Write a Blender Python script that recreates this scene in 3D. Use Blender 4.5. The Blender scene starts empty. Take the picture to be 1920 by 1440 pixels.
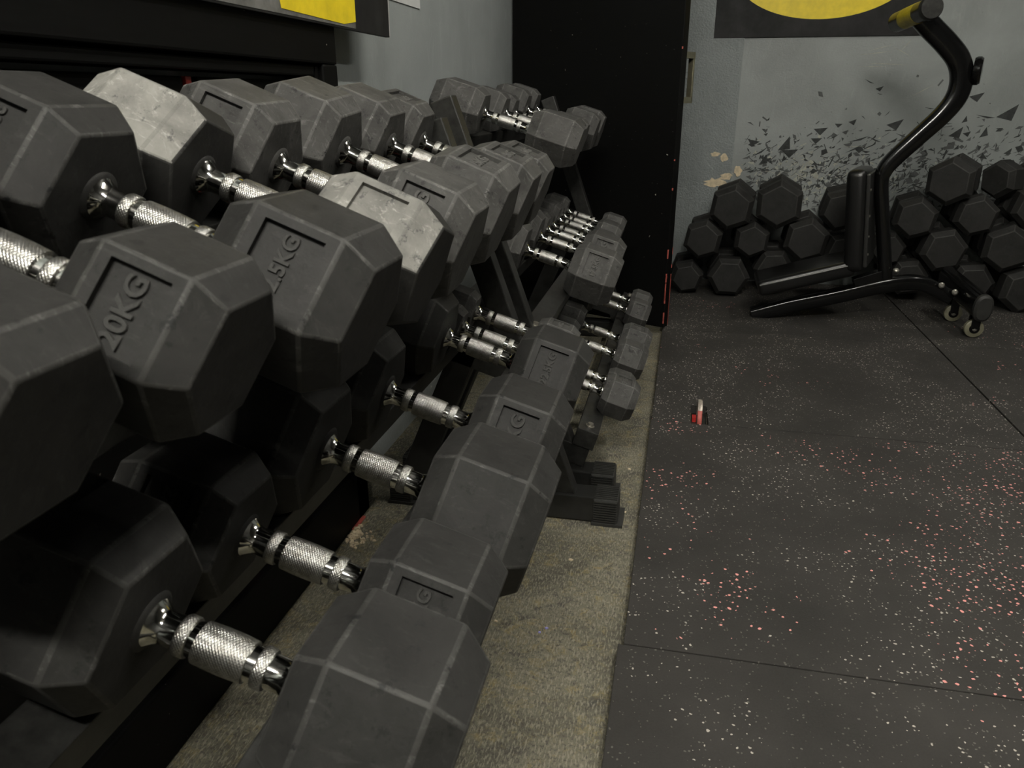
import bpy, bmesh, math, random
from mathutils import Vector, Matrix
random.seed(7)
scene = bpy.context.scene
COL = scene.collection
R = math.radians

# ------------------------------------------------------------------ camera
FPX, CH = 1440.0, 0.89                      # focal length in pixels of a 1920 wide frame, height over the mats
PITCH, YAW = R(20.486), R(12.258)
cam = bpy.data.cameras.new('camera'); camo = bpy.data.objects.new('camera', cam)
COL.objects.link(camo); scene.camera = camo
cam.sensor_width = 36.0; cam.lens = FPX / 1920 * 36.0; cam.clip_start = 0.02
camo.location = (0, 0, CH); camo.rotation_euler = (math.pi / 2 - PITCH, 0, YAW)
cam.dof.use_dof = True; cam.dof.focus_distance = 1.9; cam.dof.aperture_fstop = 15.0

# ------------------------------------------------------------------ light
world = bpy.data.worlds.new('world'); scene.world = world; world.use_nodes = True
world.node_tree.nodes['Background'].inputs[0].default_value = (0.75, 0.8, 0.85, 1)
world.node_tree.nodes['Background'].inputs[1].default_value = 0.002

# the light comes from bare tube lamps under the ceiling: (centre, direction, strength); they are built with the room
LAMPS = [((0.12, -0.95, 2.62), (1, 0, 0), 275, 'lit tube lamp above and behind the camera'),
         ((0.82, 1.1, 2.62), (0, 1, 0), 85, 'lit tube lamp above the dumbbell aisle'),
         ((1.75, 2.6, 2.62), (0, 1, 0), 50, 'added unseen tube lamp above the bench corner, brightening the back wall')]  # last lamp is added to brighten the back wall and mats
vs = scene.view_settings
vs.view_transform = 'Standard'; vs.look = 'None'; vs.gamma = 1.0; vs.use_curve_mapping = False
vs.exposure = 0.9

# ------------------------------------------------------------------ pixel -> place
_h = Vector((-math.sin(YAW), math.cos(YAW), 0)); _r = Vector((math.cos(YAW), math.sin(YAW), 0)); _u = Vector((0, 0, 1))
_F = _h * math.cos(PITCH) - _u * math.sin(PITCH); _U = _h * math.sin(PITCH) + _u * math.cos(PITCH)
_C = Vector((0, 0, CH))
def _ray(x, y): return _F + _r * ((x - 960) / FPX) - _U * ((y - 720) / FPX)
def at_y(x, y, Y): d = _ray(x, y); return _C + d * (Y / d.y)
def at_x(x, y, X): d = _ray(x, y); return _C + d * (X / d.x)
def at_z(x, y, Z): d = _ray(x, y); return _C + d * ((Z - CH) / d.z)

# ------------------------------------------------------------------ materials
def new_mat(name):
    m = bpy.data.materials.new(name); m.use_nodes = True
    nt = m.node_tree; return m, nt, nt.nodes['Principled BSDF']
def N(nt, typ, **kw):
    n = nt.nodes.new(typ)
    for k, v in kw.items():
        if k.startswith('i_'): n.inputs[k[2:]].default_value = v
        else: setattr(n, k, v)
    return n
def ramp(nt, fac, stops):
    r = N(nt, 'ShaderNodeValToRGB'); els = r.color_ramp.elements
    while len(els) < len(stops): els.new(0.5)
    for e, (p, c) in zip(els, stops):
        e.position = p; e.color = (c, c, c, 1) if isinstance(c, (int, float)) else (*c, 1)
    nt.links.new(fac, r.inputs[0]); return r.outputs[0]
def mixc(nt, fac, a, b, blend='MIX'):
    m = N(nt, 'ShaderNodeMix', data_type='RGBA', blend_type=blend)
    for sock, v in ((m.inputs[0], fac), (m.inputs[6], a), (m.inputs[7], b)):
        if hasattr(v, 'default_value'): nt.links.new(v, sock)
        elif isinstance(v, (int, float)): sock.default_value = v if sock == m.inputs[0] else (v, v, v, 1)
        else: sock.default_value = (*v, 1)
    return m.outputs[2]
def math_n(nt, op, a, b=None):
    n = N(nt, 'ShaderNodeMath', operation=op)
    for s, v in ((n.inputs[0], a), (n.inputs[1], b)):
        if v is None: continue
        if hasattr(v, 'default_value'): nt.links.new(v, s)
        else: s.default_value = v
    return n.outputs[0]
def coords(nt, kind='Object', scale=(1, 1, 1), rand=True):
    tc = N(nt, 'ShaderNodeTexCoord'); out = tc.outputs[kind]
    mp = N(nt, 'ShaderNodeMapping'); mp.inputs['Scale'].default_value = scale
    nt.links.new(out, mp.inputs['Vector'])
    if rand:
        oi = N(nt, 'ShaderNodeObjectInfo'); va = N(nt, 'ShaderNodeVectorMath', operation='SCALE')
        va.inputs[0].default_value = (37, 71, 53); nt.links.new(oi.outputs['Random'], va.inputs['Scale'])
        nt.links.new(va.outputs[0], mp.inputs['Location'])
    return mp.outputs[0]
def noise(nt, vec, scale, detail=4, rough=0.6, dist=0.0):
    n = N(nt, 'ShaderNodeTexNoise'); nt.links.new(vec, n.inputs['Vector'])
    n.inputs['Scale'].default_value = scale; n.inputs['Detail'].default_value = detail
    n.inputs['Roughness'].default_value = rough; n.inputs['Distortion'].default_value = dist
    return n.outputs['Fac']
def bump(nt, bsdf, h, strength=0.3, dist=0.002):
    b = N(nt, 'ShaderNodeBump'); b.inputs['Strength'].default_value = strength; b.inputs['Distance'].default_value = dist
    nt.links.new(h, b.inputs['Height']); nt.links.new(b.outputs[0], bsdf.inputs['Normal'])

def rubber(name, lo, hi, rough=0.6, scuff=0.25, warm=(1, 0.985, 0.93)):
    m, nt, b = new_mat(name); v = coords(nt)
    n1 = noise(nt, v, 16, 8, 0.68, 0.6); n2 = noise(nt, v, 110, 4, 0.7)
    base = mixc(nt, ramp(nt, n1, [(0.30, 0), (0.74, 1)]), [lo * w for w in warm], [hi * w for w in warm])
    sv = coords(nt, scale=(1, 3.2, 1.4))
    n3 = noise(nt, sv, 30, 8, 0.8, 1.6)
    sc = ramp(nt, n3, [(0.54, 0), (0.66, 1)])
    col = mixc(nt, math_n(nt, 'MULTIPLY', sc, scuff), base, [hi * 2.0 * w for w in warm])
    dk = ramp(nt, noise(nt, v, 60, 5, 0.8), [(0.35, 1), (0.42, 0)])
    col = mixc(nt, math_n(nt, 'MULTIPLY', dk, scuff * 1.6), col, [lo * 0.5] * 3)
    nt.links.new(col, b.inputs['Base Color']); b.inputs['Roughness'].default_value = rough
    b.inputs['Specular IOR Level'].default_value = 0.22
    bump(nt, b, math_n(nt, 'ADD', n2, math_n(nt, 'MULTIPLY', n1, 1.5)), 0.25, 0.0015)
    return m
MAT = {}
MAT['black'] = rubber('rubber_black', 0.016, 0.031, 0.6, 0.35)
MAT['dusty'] = rubber('rubber_dusty', 0.034, 0.080, 0.65, 0.5)
MAT['grey'] = rubber('rubber_worn_grey', 0.13, 0.30, 0.7, 0.5, (1, 0.985, 0.9))
MAT['pile'] = rubber('rubber_deep_black', 0.014, 0.026, 0.6, 0.3)
MAT['edge_black'] = rubber('rubber_edge_black', 0.026, 0.055, 0.55, 0.9)
MAT['edge_dusty'] = rubber('rubber_edge_dusty', 0.045, 0.12, 0.6, 0.9)
MAT['edge_grey'] = rubber('rubber_edge_grey', 0.12, 0.24, 0.7, 0.5, (1, 0.985, 0.9))
MAT['edge_pile'] = rubber('rubber_edge_pile', 0.022, 0.045, 0.6, 0.3)

def chrome(name, rough, knurl=False, col=0.62):
    m, nt, b = new_mat(name)
    v = coords(nt)
    n = noise(nt, v, 120, 4, 0.7)
    c = mixc(nt, ramp(nt, n, [(0.35, 0), (0.6, 1)]), (col * 0.62, col * 0.6, col * 0.54), (col, col, col * 0.96))
    nt.links.new(c, b.inputs['Base Color']); b.inputs['Metallic'].default_value = 1.0
    b.inputs['Roughness'].default_value = rough
    if knurl:
        tc = N(nt, 'ShaderNodeTexCoord'); sp = N(nt, 'ShaderNodeSeparateXYZ'); nt.links.new(tc.outputs['Object'], sp.inputs[0])
        ang = math_n(nt, 'ARCTAN2', sp.outputs['Y'], sp.outputs['Z'])
        u = math_n(nt, 'MULTIPLY', ang, 30.0); w = math_n(nt, 'MULTIPLY', sp.outputs['X'], 2300.0)
        s1 = math_n(nt, 'SINE', math_n(nt, 'ADD', u, w)); s2 = math_n(nt, 'SINE', math_n(nt, 'SUBTRACT', u, w))
        bump(nt, b, math_n(nt, 'MAXIMUM', s1, s2), 0.45, 0.0004)
    return m
MAT['chrome'] = chrome('chrome_steel', 0.10, False, 0.62)
MAT['knurl'] = chrome('knurled_steel', 0.34, True, 0.5)

def plain(name, col, rough=0.5, metal=0.0, var=0.25, spec=0.5, sc=20, bmp=0.0):
    m, nt, b = new_mat(name); v = coords(nt); n = noise(nt, v, sc, 5, 0.65)
    c = mixc(nt, ramp(nt, n, [(0.3, 0), (0.7, 1)]), [x * (1 - var) for x in col], [x * (1 + var) for x in col])
    nt.links.new(c, b.inputs['Base Color']); b.inputs['Roughness'].default_value = rough
    b.inputs['Metallic'].default_value = metal; b.inputs['Specular IOR Level'].default_value = spec
    if bmp: bump(nt, b, noise(nt, v, sc * 6, 4, 0.7), bmp, 0.002)
    return m
MAT['steel_black'] = plain('black_powder_coat', (0.016, 0.016, 0.015), 0.38, 0, 0.3, 0.5, 40, 0.1)
MAT['steel_scuffed_sheen'] = plain('scuffed_black_steel_with_sheen', (0.026, 0.026, 0.024), 0.4, 0.2, 0.5, 0.5, 60, 0.1)  # scuffed steel; on uprights and rails its lighter tone stands in for gloss
MAT['cap'] = plain('ribbed_black_rubber', (0.022, 0.022, 0.02), 0.6, 0, 0.3)
MAT['zinc'] = plain('zinc_bolt', (0.5, 0.48, 0.42), 0.35, 0.9, 0.3)
MAT['vinyl'] = plain('black_vinyl', (0.006, 0.006, 0.006), 0.30, 0, 0.2, 0.5, 30, 0.15)
MAT['gloss_black'] = plain('gloss_black_steel', (0.004, 0.004, 0.004), 0.16, 0, 0.2, 0.45, 30)
MAT['piping'] = plain('grey_piping', (0.10, 0.10, 0.095), 0.4)
MAT['wheel'] = plain('translucent_yellow_grey_plastic', (0.20, 0.19, 0.13), 0.4)
MAT['yellow'] = plain('yellow_print', (0.78, 0.60, 0.02), 0.45, 0, 0.12, 0.4, 25)
MAT['yellow_tape'] = plain('yellow_tape', (0.45, 0.36, 0.02), 0.4, 0, 0.3, 0.4, 25)
MAT['poster_black'] = plain('black_print', (0.016, 0.016, 0.016), 0.6, 0, 0.6, 0.2, 9, 0.05)
MAT['poster_grey'] = plain('grey_print', (0.13, 0.13, 0.125), 0.4, 0, 0.5, 0.5, 30)
MAT['white_edge'] = plain('white_board_edge', (0.55, 0.55, 0.53), 0.5, 0, 0.15)
MAT['paper'] = plain('white_paper', (0.62, 0.63, 0.62), 0.6, 0, 0.06)
MAT['red_paint'] = plain('red_paint', (0.55, 0.035, 0.03), 0.4, 0, 0.35, 0.5, 90)
MAT['red_chip'] = plain('red_paint_chip', (0.50, 0.11, 0.085), 0.5, 0, 0.3)
MAT['cream'] = plain('cream_plaster', (0.62, 0.52, 0.36), 0.8, 0, 0.25, 0.3, 60, 0.3)
MAT['brass'] = plain('dull_brass', (0.36, 0.34, 0.24), 0.35, 0.9, 0.2)
MAT['worn_metal'] = plain('worn_pale_metal', (0.62, 0.55, 0.48), 0.35, 0.6, 0.3, 0.5, 80)
MAT['shard_dark'] = plain('dark_shard_print', (0.035, 0.038, 0.037), 0.7, 0, 0.5, 0.3, 40)
MAT['shard_mid'] = plain('mid_shard_print', (0.085, 0.09, 0.088), 0.7, 0, 0.3, 0.3, 40)
MAT['shard_light'] = plain('light_shard_print', (0.34, 0.34, 0.29), 0.7, 0, 0.3, 0.3, 40)
MAT['lilac'] = plain('lilac_speck', (0.35, 0.34, 0.75), 0.6)

def wall_paint(name, col, rough_bump=0.25):
    m, nt, b = new_mat(name); v = coords(nt, rand=False)
    n1 = noise(nt, v, 2.2, 5, 0.6, 0.6); n2 = noise(nt, v, 45, 5, 0.7); n3 = noise(nt, coords(nt, scale=(3, 3, 0.7), rand=False), 9, 6, 0.7, 0.8)
    c = mixc(nt, ramp(nt, n1, [(0.3, 0), (0.7, 1)]), [x * 0.82 for x in col], [x * 1.12 for x in col])
    c = mixc(nt, math_n(nt, 'MULTIPLY', ramp(nt, n3, [(0.56, 0), (0.72, 1)]), 0.35), c, [x * 1.35 for x in col])
    c = mixc(nt, ramp(nt, n2, [(0.24, 0.8), (0.31, 0)]), c, [x * 0.35 for x in col])
    nt.links.new(c, b.inputs['Base Color']); b.inputs['Roughness'].default_value = 0.5
    hb = math_n(nt, 'ADD', math_n(nt, 'MULTIPLY', n2, 0.5), noise(nt, v, 120, 4, 0.6))
    bump(nt, b, hb, rough_bump, 0.006)
    return m
MAT['dark_paint'] = plain('black_ceiling_paint', (0.07, 0.07, 0.068), 0.7)
MAT['wall'] = wall_paint('grey_green_wall_paint', (0.325, 0.352, 0.345))
MAT['wall_rough'] = wall_paint('rough_grey_wall_paint', (0.215, 0.237, 0.235), 0.9)

def black_wood(name):
    m, nt, b = new_mat(name); v = coords(nt, rand=False)
    n1 = noise(nt, coords(nt, scale=(1, 0.6, 8), rand=False), 18, 5, 0.7)
    c = mixc(nt, ramp(nt, n1, [(0.3, 0), (0.7, 1)]), (0.002, 0.002, 0.0018), (0.004, 0.004, 0.0037))
    n2 = noise(nt, v, 55, 2, 0.5); n3 = noise(nt, v, 5, 2, 0.5)
    chips = math_n(nt, 'MULTIPLY', ramp(nt, n2, [(0.735, 0), (0.75, 1)]), ramp(nt, n3, [(0.5, 0), (0.62, 1)]))
    c = mixc(nt, chips, c, (0.35, 0.33, 0.28))
    nt.links.new(c, b.inputs['Base Color']); b.inputs['Roughness'].default_value = 0.55; b.inputs['Specular IOR Level'].default_value = 0.12
    bump(nt, b, n1, 0.12, 0.002); return m
MAT['black_wood'] = black_wood('black_painted_wood')

def concrete():
    m, nt, b = new_mat('stained_concrete'); v = coords(nt, rand=False)
    n1 = noise(nt, v, 5, 6, 0.65, 0.8); n2 = noise(nt, v, 26, 6, 0.75, 1.0); n3 = noise(nt, v, 170, 4, 0.75)
    weave = noise(nt, coords(nt, scale=(1, 0.25, 1), rand=False), 320, 2, 0.6)
    c = mixc(nt, ramp(nt, n1, [(0.32, 0), (0.66, 1)]), (0.075, 0.070, 0.050), (0.20, 0.187, 0.135))
    c = mixc(nt, ramp(nt, n2, [(0.52, 0), (0.68, 0.8)]), c, (0.27, 0.215, 0.085))
    c = mixc(nt, ramp(nt, noise(nt, v, 11, 5, 0.7, 1.5), [(0.33, 0.85), (0.46, 0)]), c, (0.055, 0.053, 0.045))
    c = mixc(nt, ramp(nt, n3, [(0.36, 0.8), (0.5, 0)]), c, (0.05, 0.048, 0.04))
    c = mixc(nt, ramp(nt, weave, [(0.5, 0), (0.62, 0.55)]), c, (0.33, 0.31, 0.235))
    nt.links.new(c, b.inputs['Base Color']); b.inputs['Roughness'].default_value = 0.75
    bump(nt, b, math_n(nt, 'ADD', n3, weave), 0.5, 0.003); return m
MAT['concrete'] = concrete()

def mat_rubber(name, pink, dens):
    m, nt, b = new_mat(name); v = coords(nt, rand=False)
    c = mixc(nt, noise(nt, v, 260, 3, 0.7), (0.021, 0.020, 0.018), (0.043, 0.0405, 0.037))
    c = mixc(nt, ramp(nt, noise(nt, v, 3, 4, 0.6), [(0.35, 0), (0.7, 0.6)]), c, (0.062, 0.058, 0.053))
    def flecks(scale, thr, size, clus, seed, thr2):
        mp = N(nt, 'ShaderNodeMapping'); nt.links.new(v, mp.inputs[0]); mp.inputs['Location'].default_value = (seed, seed * 2.3, 0)
        mp.inputs['Rotation'].default_value = (0, 0, seed)
        dn = N(nt, 'ShaderNodeTexNoise'); nt.links.new(mp.outputs[0], dn.inputs['Vector']); dn.inputs['Scale'].default_value = 90
        ad = N(nt, 'ShaderNodeVectorMath', operation='MULTIPLY_ADD'); nt.links.new(dn.outputs['Color'], ad.inputs[0])
        ad.inputs[1].default_value = (0.008, 0.008, 0); nt.links.new(mp.outputs[0], ad.inputs[2])
        vo = N(nt, 'ShaderNodeTexVoronoi', voronoi_dimensions='2D'); vo.inputs['Scale'].default_value = scale
        nt.links.new(ad.outputs[0], vo.inputs['Vector'])
        sep = N(nt, 'ShaderNodeSeparateColor'); nt.links.new(vo.outputs['Color'], sep.inputs[0])
        # the random value of a cell picks it, the noise makes clusters, the distance gives the size
        cl = ramp(nt, noise(nt, v, clus, 3, 0.6), [(thr2, 0), (thr2 + 0.16, 1)])
        pick = math_n(nt, 'GREATER_THAN', math_n(nt, 'MULTIPLY', sep.outputs[0], math_n(nt, 'ADD', math_n(nt, 'MULTIPLY', cl, 0.5), 0.5)), thr)
        sz = math_n(nt, 'MULTIPLY', math_n(nt, 'ADD', sep.outputs[1], 0.25), size)
        return math_n(nt, 'MULTIPLY', pick, math_n(nt, 'LESS_THAN', vo.outputs['Distance'], sz))
    w = flecks(115, 1 - 0.46 * dens, 0.21, 3.0, 1.3, 0.38)
    c = mixc(nt, w, c, (0.50, 0.46, 0.40))
    w2 = flecks(170, 0.86, 0.26, 6, 6.1, 0.2)
    c = mixc(nt, math_n(nt, 'MULTIPLY', w2, 0.5), c, (0.22, 0.21, 0.18))
    if pink:
        k = flecks(85, 1 - 0.40 * pink, 0.22, 2.2, 4.1, 0.46)
        c = mixc(nt, k, c, (0.85, 0.36, 0.32))
    nt.links.new(c, b.inputs['Base Color']); b.inputs['Roughness'].default_value = 0.72
    b.inputs['Specular IOR Level'].default_value = 0.25
    bump(nt, b, noise(nt, v, 300, 3, 0.7), 0.35, 0.002); return m
MAT['mat_pink'] = mat_rubber('rubber_mat_pink_flecks', 0.95, 0.42)
MAT['mat_white'] = mat_rubber('rubber_mat_white_flecks', 0.22, 0.62)
MAT['mat_plain'] = mat_rubber('rubber_mat_few_flecks', 0.35, 0.30)

# ------------------------------------------------------------------ mesh helpers
def link(name, me, mat=None, parent=None):
    o = bpy.data.objects.new(name, me); COL.objects.link(o)
    if mat and not me.materials:
        for k in (mat if isinstance(mat, (list, tuple)) else [mat]): me.materials.append(MAT[k])
    if parent: o.parent = parent
    return o
def to_mesh(bm, name, smooth=None):
    bmesh.ops.recalc_face_normals(bm, faces=bm.faces)
    me = bpy.data.meshes.new(name); bm.to_mesh(me); bm.free()
    if smooth is not None:
        for p in me.polygons: p.use_smooth = True
        me.set_sharp_from_angle(angle=R(smooth))
    return me
def empty(name, loc=(0, 0, 0), label=None, cat=None, group=None):
    o = bpy.data.objects.new(name, None); COL.objects.link(o); o.location = loc; o.empty_display_size = 0.05
    tag(o, label, cat, group); return o
def tag(o, label=None, cat=None, group=None, kind=None):
    if label: o['label'] = label
    if cat: o['category'] = cat
    if group: o['group'] = group
    if kind: o['kind'] = kind
    return o
def bm_box(bm, lo, hi, M=None):
    lo, hi = Vector(lo), Vector(hi)
    vs_ = [bm.verts.new((x, y, z)) for x in (lo.x, hi.x) for y in (lo.y, hi.y) for z in (lo.z, hi.z)]
    if M is not None:
        for v in vs_: v.co = M @ v.co
    for f in ((0, 1, 3, 2), (4, 6, 7, 5), (0, 4, 5, 1), (2, 3, 7, 6), (0, 2, 6, 4), (1, 5, 7, 3)): bm.faces.new([vs_[i] for i in f])
    return vs_
def box(name, lo, hi, mat, parent=None, bev=0.003, M=None, seg=2):
    bm = bmesh.new(); bm_box(bm, lo, hi, M)
    if bev: bmesh.ops.bevel(bm, geom=bm.edges[:], offset=bev, segments=seg, profile=0.6, affect='EDGES')
    return link(name, to_mesh(bm, name, 50 if seg > 2 else None), mat, parent)
def beam(name, p, q, w, h, mat, parent=None, bev=0.003, up=(0, 0, 1)):
    # a rectangular tube from p to q; w across, h along 'up'
    p, q = Vector(p), Vector(q); x = (q - p).normalized(); y = Vector(up).cross(x).normalized(); z = x.cross(y)
    M = Matrix.Translation(p) @ Matrix((x, y, z)).transposed().to_4x4()
    return box(name, (0, -w / 2, -h / 2), ((q - p).length, w / 2, h / 2), mat, parent, bev, M)
def bm_lathe(bm, prof, n=32, M=None, caps=True):
    # profile of (x, r) along X
    rings = []
    for x, r in prof:
        rings.append([bm.verts.new((x, r * math.cos(2 * math.pi * i / n), r * math.sin(2 * math.pi * i / n))) for i in range(n)])
    for a, b in zip(rings, rings[1:]):
        for i in range(n): bm.faces.new((a[i], a[(i + 1) % n], b[(i + 1) % n], b[i]))
    if caps:
        bm.faces.new(rings[0][::-1]); bm.faces.new(rings[-1])
    if M is not None:
        for rg in rings:
            for v in rg: v.co = M @ v.co
def lathe(name, prof, mat, parent=None, n=32, M=None, smooth=35):
    bm = bmesh.new(); bm_lathe(bm, prof, n, M); return link(name, to_mesh(bm, name, smooth), mat, parent)
def axis_m(p, d, up=(0, 0, 1)):
    x = Vector(d).normalized(); y = Vector(up).cross(x)
    y = Vector((0, 1, 0)) if y.length < 1e-4 else y.normalized(); z = x.cross(y)
    return Matrix.Translation(Vector(p)) @ Matrix((x, y, z)).transposed().to_4x4()
def smooth_path(pts, sub=6):
    pts = [Vector(p) for p in pts]; P = [pts[0] * 2 - pts[1]] + pts + [pts[-1] * 2 - pts[-2]]; out = []
    for i in range(1, len(P) - 2):
        for s in range(sub):
            t = s / sub; a, b, c, d = P[i - 1:i + 3]
            out.append(0.5 * ((2 * b) + (c - a) * t + (2 * a - 5 * b + 4 * c - d) * t * t + (3 * b - a - 3 * c + d) * t ** 3))
    out.append(pts[-1]); return out
def sweep(name, path, radii, mat, parent=None, n=20, side=(0, 1, 0), power=2.0, smooth=40):
    # radii: list of (r_side, r_other) per path point or one pair; power > 2 squares the section
    bm = bmesh.new(); rings = []; S = Vector(side)
    for i, p in enumerate(path):
        t = (path[min(i + 1, len(path) - 1)] - path[max(i - 1, 0)]).normalized()
        u = (S - t * S.dot(t)).normalized(); w = t.cross(u)
        ra, rb = radii[i] if isinstance(radii, list) else radii
        rg = []
        for k in range(n):
            c, s = math.cos(2 * math.pi * k / n), math.sin(2 * math.pi * k / n)
            c = math.copysign(abs(c) ** (2 / power), c); s = math.copysign(abs(s) ** (2 / power), s)
            rg.append(bm.verts.new(p + u * (c * ra) + w * (s * rb)))
        rings.append(rg)
    for a, b in zip(rings, rings[1:]):
        for k in range(n): bm.faces.new((a[k], a[(k + 1) % n], b[(k + 1) % n], b[k]))
    bm.faces.new(rings[0]); bm.faces.new(rings[-1])
    return link(name, to_mesh(bm, name, smooth), mat, parent)
def prism(name, poly, z0, z1, mat, parent=None, bev=0.0):
    bm = bmesh.new(); a = [bm.verts.new((x, y, z0)) for x, y in poly]; b = [bm.verts.new((x, y, z1)) for x, y in poly]
    n = len(poly); bm.faces.new(a[::-1]); top = bm.faces.new(b)
    for i in range(n): bm.faces.new((a[i], a[(i + 1) % n], b[(i + 1) % n], b[i]))
    if bev: bmesh.ops.bevel(bm, geom=list(top.edges), offset=bev, segments=2, profile=0.6, affect='EDGES')
    return link(name, to_mesh(bm, name), mat, parent)

# ------------------------------------------------------------------ the room
ZF = -0.025                                    # concrete lies lower than the top of the mats
XW, XD, YB = -0.745, -0.672, 4.10               # grey left wall, black door face, back wall
def struct(o): o['kind'] = 'structure'; return o
struct(box('floor', (-1.2, -3.0, ZF - 0.1), (3.6, 4.4, ZF), 'concrete', None, 0))
struct(box('wall_left', (XW - 0.15, -3.0, ZF), (XW, 4.3, 2.8), 'wall', None, 0))
MAT['wall_b'] = wall_paint('grey_back_wall_paint', (0.245, 0.265, 0.258))
wall_back = struct(box('wall_back', (XW - 0.15, YB, ZF), (3.6, YB + 0.15, 2.8), 'wall_b', None, 0))
struct(box('wall_right', (3.4, -3.0, ZF), (3.55, 4.3, 2.8), 'dark_paint', None, 0))
struct(box('wall_rear', (XW - 0.15, -3.0, ZF), (3.6, -2.85, 2.8), 'dark_paint', None, 0))
struct(box('ceiling', (XW - 0.15, -3.0, 2.75), (3.6, 4.3, 2.85), 'dark_paint', None, 0))
def emit(name, strength):
    m, nt, b = new_mat(name); b.inputs['Base Color'].default_value = (0.8, 0.8, 0.8, 1)
    b.inputs['Emission Color'].default_value = (1, 0.965, 0.88, 1); b.inputs['Emission Strength'].default_value = strength; return m
for k, (c, d, st, lb) in enumerate(LAMPS):
    e = empty('tube_lamp', c, lb, 'lamp', 'ceiling tube lamps'); MAT['tube%d' % k] = emit('lit_tube_%d' % k, st)
    ax_ = Vector(d)
    lathe('tube', [(-0.6, 0.012), (-0.595, 0.018), (0.595, 0.018), (0.6, 0.012)], 'tube%d' % k, e, 16, axis_m((0, 0, 0), ax_))
    beam('housing', ax_ * -0.62 + Vector((0, 0, 0.09)), ax_ * 0.62 + Vector((0, 0, 0.09)), 0.06, 0.06, 'white_edge', e)
    for sg in (-1, 1): beam('tube_holder', ax_ * 0.59 * sg + Vector((0, 0, -0.02)), ax_ * 0.61 * sg + Vector((0, 0, 0.0)), 0.03, 0.12, 'white_edge', e)
# rough plaster strip on the back wall beside the door
prm = box('plaster_strip', (-0.7, YB - 0.006, ZF), (0.23, YB + 0.01, 2.8), 'wall_rough', wall_back, 0.004)

# black panelled double door in the left wall
dr = struct(empty('door_1', (XD, 0.6, ZF)))
def dpart(name, lo, hi, mat='black_wood', bev=0.004, par=None):
    o = box(name, Vector(lo) - Vector(dr.location), Vector(hi) - Vector(dr.location), mat, None, bev); o.parent = par or dr; return o
dpart('top_rail', (XW, -1.0, 0.948), (XD, 1.50, 1.75))
dpart('stile', (XW, 1.438, ZF), (XD, 1.50, 0.948))
dpart('moulding', (XW, -1.0, 0.926), (XD - 0.012, 1.425, 0.944), bev=0.003)
dpart('moulding', (XW, 1.424, ZF), (XD - 0.010, 1.438, 0.944), bev=0.003)
yg = at_x(352, 150, XD - 0.035).y
dpart('door_leaf', (XW, -1.0, ZF), (XD - 0.035, yg - 0.012, 0.918), bev=0.003)
dpart('door_leaf', (XW, yg + 0.022, ZF), (XD - 0.035, 1.424, 0.918), bev=0.003)
dpart('jamb_edge', (XW, yg - 0.008, ZF), (XD - 0.033, yg + 0.006, 0.918), 'red_paint', 0.001)
dpart('plinth', (XW, -1.0, ZF), (XD, 1.50, 0.10))

# open door leaf in front of the back wall
hinge = Vector((XW + 0.005, 3.415)); free = Vector((-0.0395, 3.092))
d2 = (free - hinge).normalized(); n2 = Vector((-d2.y, d2.x))
door = struct(empty('door_2', (hinge.x, hinge.y, 0))); door.rotation_euler = (0, 0, math.atan2(d2.y, d2.x))
W2 = (free - hinge).length
leaf = box('door_leaf', (0, 0, 0.004), (W2, 0.042, 2.1), 'black_wood', door, 0.0025)
hz0, hz1 = 0.868, 1.047
hb = [(W2 - 0.035, W2 - 0.008)]
hd = box('pull_handle', (W2 - 0.026, 0.112, hz0), (W2 - 0.004, 0.124, hz1), 'brass', door, 0.002)
for z in (hz0, hz1 - 0.022):
    bm = bmesh.new(); bm_box(bm, (W2 - 0.026, 0.042, z), (W2 - 0.004, 0.124, z + 0.022))
    o = link('handle_post', to_mesh(bm, 'handle_post'), 'brass', hd)
bm = bmesh.new()
rc = random.Random(3)
for i in range(42):                            # red primer showing on the chipped free edge
    z = abs(rc.gauss(0, 0.16)) if i < 38 else rc.uniform(0.3, 1.4)
    h = rc.uniform(0.006, 0.05) if i < 38 else rc.uniform(0.004, 0.01)
    yy = rc.choice((0.0, 0.038)); bm_box(bm, (W2 - 0.0035, yy, 0.008 + z), (W2 + 0.0006, yy + rc.uniform(0.003, 0.006), 0.008 + z + h))
o = link('red_paint_chips', to_mesh(bm, 'red_paint_chips'), 'red_chip', door); o['kind'] = 'stuff'
bm = bmesh.new()
for i in range(70):
    x, z, s = rc.uniform(0.35, 1) * W2, rc.uniform(0.25, 1.2), rc.uniform(0.0008, 0.003)
    bm_box(bm, (x, -0.0006, z), (x + s * 1.6, 0.001, z + s))
o = link('pale_scuffs', to_mesh(bm, 'pale_scuffs'), 'steel_scuffed_sheen', door); o['kind'] = 'stuff'

# ------------------------------------------------------------------ rubber floor mats
SX = 0.982
rows = [(0.10, 1.107, -0.052), (1.110, 2.119, -0.0425), (2.122, 3.088, -0.040), (3.091, 4.08, -0.036)]
names = ['speckled rubber mat nearest the camera, left edge jutting out', 'rubber mat with many pink flecks in front of the hook cutout',
         'rubber mat with a cutout holding the red hook', 'rubber mat by the wall under the bench beam']
kinds = ['mat_plain', 'mat_pink', 'mat_white', 'mat_white']
for (y0, y1, x0), nm, kd in zip(rows, names, kinds):
    if 'cutout holding' in nm:
        poly = [(x0, y0), (0.071, y0), (0.071, 2.262), (0.122, 2.262), (0.122, y0), (SX, y0), (SX, y1), (x0, y1)]
    else: poly = [(x0, y0), (SX, y0), (SX, y1), (x0, y1)]
    o = prism('rubber_floor_mat', poly, ZF, 0, kd, None, 0.0015); tag(o, nm, 'floor mat', 'rubber floor mats')
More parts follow.
